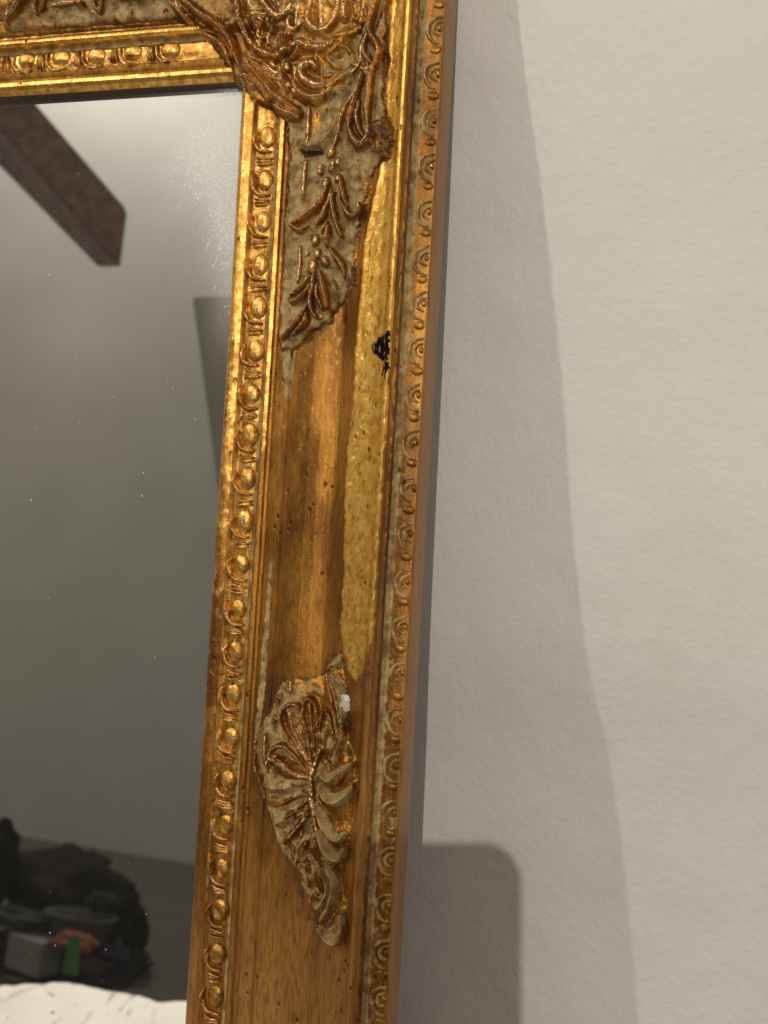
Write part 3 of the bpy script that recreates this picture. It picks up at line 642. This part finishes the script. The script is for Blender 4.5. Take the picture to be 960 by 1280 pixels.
SHELL = [
 ('petal',[(361,888),(367,905),(376,927),(387,955)],9.5,1.7,{}), ('petal',[(387,880),(390,905),(393,948)],6.5,1.5,{}), ('petal',[(411,892),(409,910),(402,942)],7.5,1.5,{'pale':0.2}),
 ('petal',[(421,850),(429,880),(428,915),(416,945)],7.0,1.6,{'pale':0.3}), ('petal',[(338,948),(352,955),(370,966),(387,972)],8.0,2.0,{}),
 ('petal',[(332,982),(350,984),(370,980),(388,977)],6.0,2.4,{'pale':0.3}), ('petal',[(336,1004),(352,1003),(372,994),(389,985)],6.0,2.4,{'pale':0.25}),
 ('petal',[(345,1028),(358,1022),(374,1010),(390,996)],6.0,2.4,{'pale':0.35}), ('petal',[(356,1052),(366,1042),(378,1028),(391,1010)],6.0,2.4,{'pale':0.2}),
 ('petal',[(372,1078),(378,1064),(386,1048),(394,1030)],6.0,2.2,{'pale':0.3}),
 ('petal',[(389,957),(379,940),(368,928),(358,914),(352,900),(354,889),(362,881),(371,880),(378,888),(383,905),(387,930),(390,955)],2.4,2.2,{'taper':0.8}),
 ('petal',[(364,893),(368,906),(374,920),(383,938),(388,950)],3.0,2.2,{}),
 ('petal',[(389,950),(385,925),(381,898),(381,880),(385,873),(391,876),(396,890),(398,915),(397,948)],2.2,2.0,{'taper':0.8}),
 ('petal',[(388,884),(390,900),(392,920),(394,942)],2.3,2.0,{'pale':0.1}),
 ('petal',[(401,932),(401,905),(405,889),(410,886),(415,895),(420,912),(422,926)],2.3,2.0,{'taper':0.8}), ('petal',[(405,902),(406,914),(405,926)],2.4,1.6,{'pale':0.3}),
 ('petal',[(408,842),(414,858),(419,874),(424,892),(426,910),(424,926)],2.5,2.2,{'pale':0.1}),
 ('petal',[(417,842),(424,856),(430,872),(434,892),(434,912),(429,932),(420,953)],3.4,2.6,{'pale':0.45}),
 ('petal',[(413,846),(419,860),(425,880)],2.2,1.8,{}),
 ('leaf',[(345,954),(350,948),(356,951),(363,958),(371,966)],3.2,2.6,{}),
 ('leaf',[(338,958),(337,944),(344,934),(355,932),(367,940),(377,952),(386,966)],2.6,2.0,{'taper':0.8}), ('leaf',[(341,960),(343,974),(352,984),(366,986)],3.2,1.6,{'pale':0.4}),
 ('leaf',[(324,906),(318,926),(317,946),(320,966),(328,986),(330,1000)],3.0,2.2,{'pale':0.15}), ('leaf',[(330,920),(330,945),(334,965)],4.0,1.6,{'pale':0}),
 ('stem',[(402,936),(396,950),(391,966),(389,984),(391,1006),(395,1026),(399,1046)],4.0,3.0,{'taper':0.6}),
 ('leaf',[(404,957),(408,968),(416,972),(427,964),(437,957),(447,951)],4.6,3.6,{'pale':0.6}), ('leaf',[(424,978),(431,970),(439,960)],3.0,2.4,{'pale':0.0}),
 ('leaf',[(402,980),(408,991),(418,997),(430,995),(441,987),(449,977)],5.2,3.8,{'pale':0.55}),
 ('leaf',[(396,1006),(403,1020),(411,1031),(420,1040),(430,1043),(438,1036)],4.8,3.6,{'pale':0.6}),
 ('leaf',[(400,1038),(406,1050),(413,1060),(422,1067),(432,1066),(437,1056)],5.0,3.6,{'pale':0.6}),
 ('leaf',[(395,978),(396,972),(400,966)],2.8,2.2,{'pale':0.4}), ('leaf',[(392,1010),(398,1016)],3.0,2.0,{'pale':0.4}),
 ('crumb',[(338,984),(352,982),(366,980),(382,979)],2.6,1.6,{'pale':0.4}), ('crumb',[(340,997),(356,995),(370,994),(384,994)],2.4,1.5,{'pale':0.3}),
 ('crumb',[(352,1010),(362,1005),(373,1003),(384,1008)],3.0,2.0,{'pale':0.6}), ('crumb',[(342,1006),(348,1020),(356,1028)],4.0,1.8,{'pale':0.6}),
 ('crumb',[(369,1022),(376,1017),(383,1014)],2.2,1.8,{}), ('crumb',[(368,1037),(375,1033),(381,1028)],2.4,1.8,{'pale':0.3}), ('crumb',[(376,1046),(378,1037)],2.0,1.6,{}),
 ('crumb',[(344,1034),(350,1048),(356,1060)],3.4,1.6,{'pale':0.5}), ('crumb',[(360,1042),(364,1056),(370,1068)],3.4,1.6,{'pale':0.3}), ('crumb',[(384,1056),(390,1048),(396,1040)],2.8,1.4,{'pale':0.2}),
 ('crumb',[(372,1080),(380,1092),(384,1106)],3.4,2.2,{'pale':0.4}), ('crumb',[(386,1072),(392,1086),(391,1100)],2.6,1.8,{'pale':0.4}),
 ('tail_scroll',[(412,1082),(420,1092),(423,1106),(420,1120),(413,1134),(404,1147)],4.2,3.0,{'pale':0.5}), ('tail_scroll',[(406,1084),(413,1098),(413,1112),(408,1124),(400,1131),(392,1127),(390,1119)],3.2,2.6,{'pale':0.35}),
 ('tail_scroll',[(399,1088),(405,1100),(403,1112)],2.6,2.0,{'pale':0.2}), ('crumb',[(378,1108),(384,1116),(386,1128)],3.4,1.6,{'pale':0.3}),
 ('tail_leaf',[(402,1158),(412,1168),(423,1171),(432,1163),(434,1148),(435,1134)],4.2,3.0,{'pale':0.55}), ('tail_leaf',[(412,1152),(420,1142),(428,1130)],3.0,1.6,{'pale':0.1}),
 ('crumb',[(416,830),(423,826),(429,822)],3.6,1.8,{'pale':0.5}), ('crumb',[(408,838),(413,830),(414,822)],3.0,1.8,{}), ('crumb',[(363,852),(364,862)],2.6,1.8,{}), ('crumb',[(384,866),(392,862),(399,868)],2.6,1.4,{'pale':0.3})]
for _ in range(60):
    y = _r.uniform(850, 1165); c0 = 330+max(0, y-985)*0.40 if y > 985 else 330; c1 = 392 if y < 1070 else 425
    if y > 1100: c0 += 14
    x = _r.uniform(c0, c1); a = _r.uniform(0, 6.28)
    SHELL.append(('crumb', [(x, y), (x+4*math.cos(a), y+4*math.sin(a)), (x+8*math.cos(a+0.7), y+8*math.sin(a+0.7))], _r.uniform(1.6, 2.8), _r.uniform(0.5, 1.2), {'pale': _r.choice((0, 0.2, 0.4, 0.6))}))
ss = mk(SHELL, g=1.35)
CHIPP = L2([(430,866),(438,867),(443,877),(441,886),(435,888),(430,876)], 0.016)
YELP = L2([(437,896),(441,900),(440,925),(435,936),(433,930),(438,912)], 0.016)
GLP = L2([(424,1010),(428,1010),(426,1023),(422,1024)], 0.016)
def shell_feat(A, u, w, n, rel):
    j = 0.0004*fbm(u*800, w*800, 2)
    A['chip'] = sstep(-0.0003, 0.0003, edgedist(u+3*j, w+3*j, CHIPP))
    A['yellow'] = sstep(-0.0003, 0.0003, edgedist(u+j, w, YELP)); A['copper'] *= 0.8
    right = sstep(0.045, 0.062, u); A['putty'] = np.clip(A['putty']*(1-0.92*right*(rel < 0.05)), 0, 1)
ornament('shell_ornament', spoly, ss, 0.00032, 0.0013, 0.70, shell_feat, None, False, 0.8, stile_r, lambda U, W, n, e: n+sstep(0, 0.003, e)*0.0006*fbm(U*300+4, W*300, 4)*(1-0.3*sstep(0.045,0.06,U)), 0.006, 0.12)

# ------------------------------------------------------------------ phone that takes the picture (throws the rounded shadow)
ph = bpy.data.objects.new('phone', None); C.objects.link(ph)
ph.matrix_world = mw @ Matrix.Translation((-0.045, -0.062, 0.008)); tag(ph, 'dark grey phone upright in front of the leaning mirror', 'phone')
def rounded(name, w, h, t, r, mat, par, locz=0, x=0, y=0):
    pts = []
    for cx, cy, a0 in ((w/2-r, h/2-r, 0), (-w/2+r, h/2-r, 90), (-w/2+r, -h/2+r, 180), (w/2-r, -h/2+r, 270)):
        for k in range(9): a = math.radians(a0+k*90/8); pts.append((cx+r*math.cos(a), cy+r*math.sin(a)))
    n = len(pts); e = 0.0012; rings = []
    for z, s in ((-t/2, e), (-t/2+e, 0), (t/2-e, 0), (t/2, e)):
        rings.append([(p[0]*(1-2*s/w)+x, p[1]*(1-2*s/h)+y, z+locz) for p in pts])
    V = [p for r_ in rings for p in r_]; F = []
    for k in range(3):
        for i in range(n): F.append((k*n+i, k*n+(i+1) % n, (k+1)*n+(i+1) % n, (k+1)*n+i))
    F.append(tuple(range(n))[::-1]); F.append(tuple(range(3*n, 4*n)))
    me = bpy.data.meshes.new(name); me.from_pydata(V, [], F); me.materials.append(mat); return link(name, me, par)
DK = plain('phone_glass', (0.03, 0.03, 0.035), 0.25)
rounded('phone_body', 0.074, 0.150, 0.008, 0.014, DK, ph)

# ------------------------------------------------------------------ what the glass reflects
WOOD = plain('beam_wood', (0.15, 0.080, 0.055), 0.5, (0.070, 0.038, 0.028), 30, 0.002, (1, 1, 1))
def hexa(name, A4, B4, mat):
    """bar between two four-cornered ends"""
    V = [tuple(p) for p in A4]+[tuple(p) for p in B4]; F = [(0,1,2,3),(7,6,5,4),(0,4,5,1),(1,5,6,2),(2,6,7,3),(3,7,4,0)]
    import bmesh
    me = bpy.data.meshes.new(name); me.from_pydata(V, [], F); bm = bmesh.new(); bm.from_mesh(me); bmesh.ops.recalc_face_normals(bm, faces=bm.faces)
    bmesh.ops.bevel(bm, geom=bm.edges[:], offset=0.006, segments=2, affect='EDGES'); bm.to_mesh(me); bm.free(); me.materials.append(mat); return link(name, me)
p = lambda x, y, d: refl(x, y, d)
bm_ = hexa('ceiling_beam', [p(122,335,2.35), p(150,335,2.25), p(158,262,2.30), p(134,262,2.62)], [p(-130,78,2.75), p(-100,46,2.60), p(-60,8,2.65), p(-92,30,3.0)], WOOD)
tag(bm_, 'dark brown wooden beam reflected in the glass below the top rail', 'beam')
BRD = plain('board_grey', (0.25, 0.246, 0.22), 0.8, (0.262, 0.258, 0.232), 3)
bd = hexa('grey_panel', [p(240,371,2.9), p(420,365,2.9), p(420,365,3.0), p(240,371,3.0)], [p(292,760,2.9), p(430,760,2.9), p(430,760,3.0), p(292,760,3.0)], BRD)  # flat grey board, slightly darker than the far wall
tag(bd, 'tall dark grey cupboard edge reflected beside the right side of the glass', 'panel')

# bed with white duvet
us = np.linspace(0, 1, 160); vs = np.linspace(0, 1, 70); V = []
pl_, pr_ = p(-260, 1326, 1.15), p(420, 1326, 1.15)
for a in us:
    for b in vs:
        top = pl_*(1-a)+pr_*a; q = np.array([top[0]+0.25*(1-b), top[1]+0.85*(1-b), top[2]])
        q[2] += 0.022*fbm(np.array(a*9.0), np.array(b*5.0+a*4), 3) + 0.007*abs(float(fbm(np.array(a*26.0), np.array(b*6.0-a*14), 2))) + 0.03*math.exp(-((a-0.46)/0.12)**2)*b - 0.14*(1-b)**2
        V.append(q)
DUV = plain('white_cotton', (0.80, 0.79, 0.74), 0.85, (0.76, 0.75, 0.70), 20, 0.002)
V = np.array(V); du = rawmesh('duvet', V, grid_faces(160, 70, True), DUV); duo = link('duvet', du)
sol = duo.modifiers.new('s', 'SOLIDIFY'); sol.thickness = 0.08; sol.offset = -1 
tag(duo, 'white rumpled duvet reflected at the foot of the mirror glass', 'duvet')

# dark heap behind the bed
def blob(name, c, s, mat, amp=0.2, seed=0):
    import bmesh
    bm = bmesh.new(); bmesh.ops.create_icosphere(bm, subdivisions=4, radius=1)
    from mathutils import noise
    for v in bm.verts:
        d = noise.fractal(v.co*1.7+Vector((seed*7.1, 0, 0)), 1, 2, 4)*amp; v.co = v.co*(1+d); v.co.x *= s[0]; v.co.y *= s[1]; v.co.z *= s[2]
    me = bpy.data.meshes.new(name); bm.to_mesh(me); bm.free(); me.materials.append(mat)
    for f in me.polygons: f.use_smooth = True
    o = link(name, me); o.location = c; return o
BLK = plain('black_cloth', (0.004, 0.004, 0.004), 0.95, (0.008, 0.008, 0.008), 12, 0.01)
GRC = plain('charcoal_cloth', (0.010, 0.0095, 0.008), 0.95, (0.020, 0.018, 0.015), 14, 0.01)
o = blob('charcoal_bag', p(75,1110,2.3), (0.135,0.14,0.085), GRC, 0.42, 1); tag(o, 'large charcoal bag slumped on the dark heap in the reflection', 'bag')
o = blob('black_bag', p(150,1160,2.2), (0.055,0.06,0.085), BLK, 0.55, 2); tag(o, 'small black bag at the right end of the reflected heap', 'bag')
o = blob('black_coat', p(-10,1080,2.2), (0.05,0.07,0.10), BLK, 0.3, 3); tag(o, 'black coat bundled at the left edge of the reflected heap', 'coat')
o = blob('laundry_pile', p(70,1215,2.25), (0.20,0.12,0.11), plain('dark_blue_cloth', (0.008,0.010,0.014), 0.9, (0.018,0.018,0.018), 15, 0.01), 0.5, 4); tag(o, 'dark blue clothes piled lowest in the reflected heap', 'clothes')
o = box('paper_box', p(40,1192,2.05), (0.11,0.06,0.075), plain('white_card', (0.15,0.145,0.135), 0.7), None, 0.004, 0.3); tag(o, 'small pale cardboard box low in the reflected heap', 'box')
def tub(name, c, r0, r1, h, mat):
    V = []; n = 28
    for rr, z in ((r0*0.95, 0), (r0, 0), (r1, h), (r1*1.06, h), (r1*1.06, h*1.06), (r1*0.94, h*1.06), (r0*0.9, h*0.06)):
        for i in range(n): a = 6.28318*i/n; V.append((rr*math.cos(a), rr*math.sin(a)*0.6, z))
    F = [(k*n+i, k*n+(i+1) % n, (k+1)*n+(i+1) % n, (k+1)*n+i) for k in range(6) for i in range(n)]+[tuple(range(n))[::-1], tuple(range(6*n, 7*n))]
    me = bpy.data.meshes.new(name); me.from_pydata(V, [], F); me.materials.append(mat); o = link(name, me); o.location = c; return o
o = tub('grey_tub', p(95,1180,2.05), 0.055, 0.085, 0.06, plain('grey_plastic', (0.036,0.038,0.042), 0.5)); tag(o, 'shallow grey plastic tub in the middle of the reflected heap', 'tub')
o = blob('orange_cloth', p(92,1178,1.98), (0.05,0.03,0.022), plain('orange_cloth', (0.14,0.038,0.018), 0.8, (0.15,0.04,0.02), 20), 0.35, 6); tag(o, 'crumpled orange cloth on the reflected heap beside the pale box', 'cloth')
for nm_, x_, y_, d_, sz, cc, sd in (('sock', 128, 1128, 2.05, (0.035,0.03,0.02), (0.02,0.02,0.022), 8), ('scarf', 30, 1150, 2.1, (0.09,0.04,0.02), (0.035,0.037,0.042), 9), ('glove', 142, 1196, 2.0, (0.03,0.03,0.03), (0.018,0.020,0.03), 10), ('towel', 112, 1207, 2.0, (0.05,0.03,0.02), (0.045,0.030,0.035), 12)):
    o = blob(nm_, p(x_, y_, d_), sz, plain(nm_+'_cloth', cc, 0.9), 0.55, sd)
    tag(o, {'sock': 'black rolled sock on top of the reflected heap, right of the tub', 'scarf': 'dark grey scarf lying across the reflected heap behind the pale box', 'glove': 'dark navy glove at the lower right of the reflected heap', 'towel': 'dull purple crumpled towel low in the reflected heap beside the green bottle'}[nm_], nm_)
for o_, dz in ((bpy.data.objects['paper_box'], 0),):
    lb = box('print_patch', (0.012, -0.0305, 0.006), (0.045, 0.0015, 0.028), plain('grey_print', (0.07,0.07,0.075), 0.6), o_)
o = tub('green_bottle', p(86,1218,1.95), 0.018, 0.014, 0.07, plain('green_glass', (0.04,0.11,0.035), 0.4)); tag(o, 'green bottle below the orange cloth in the reflection', 'bottle')
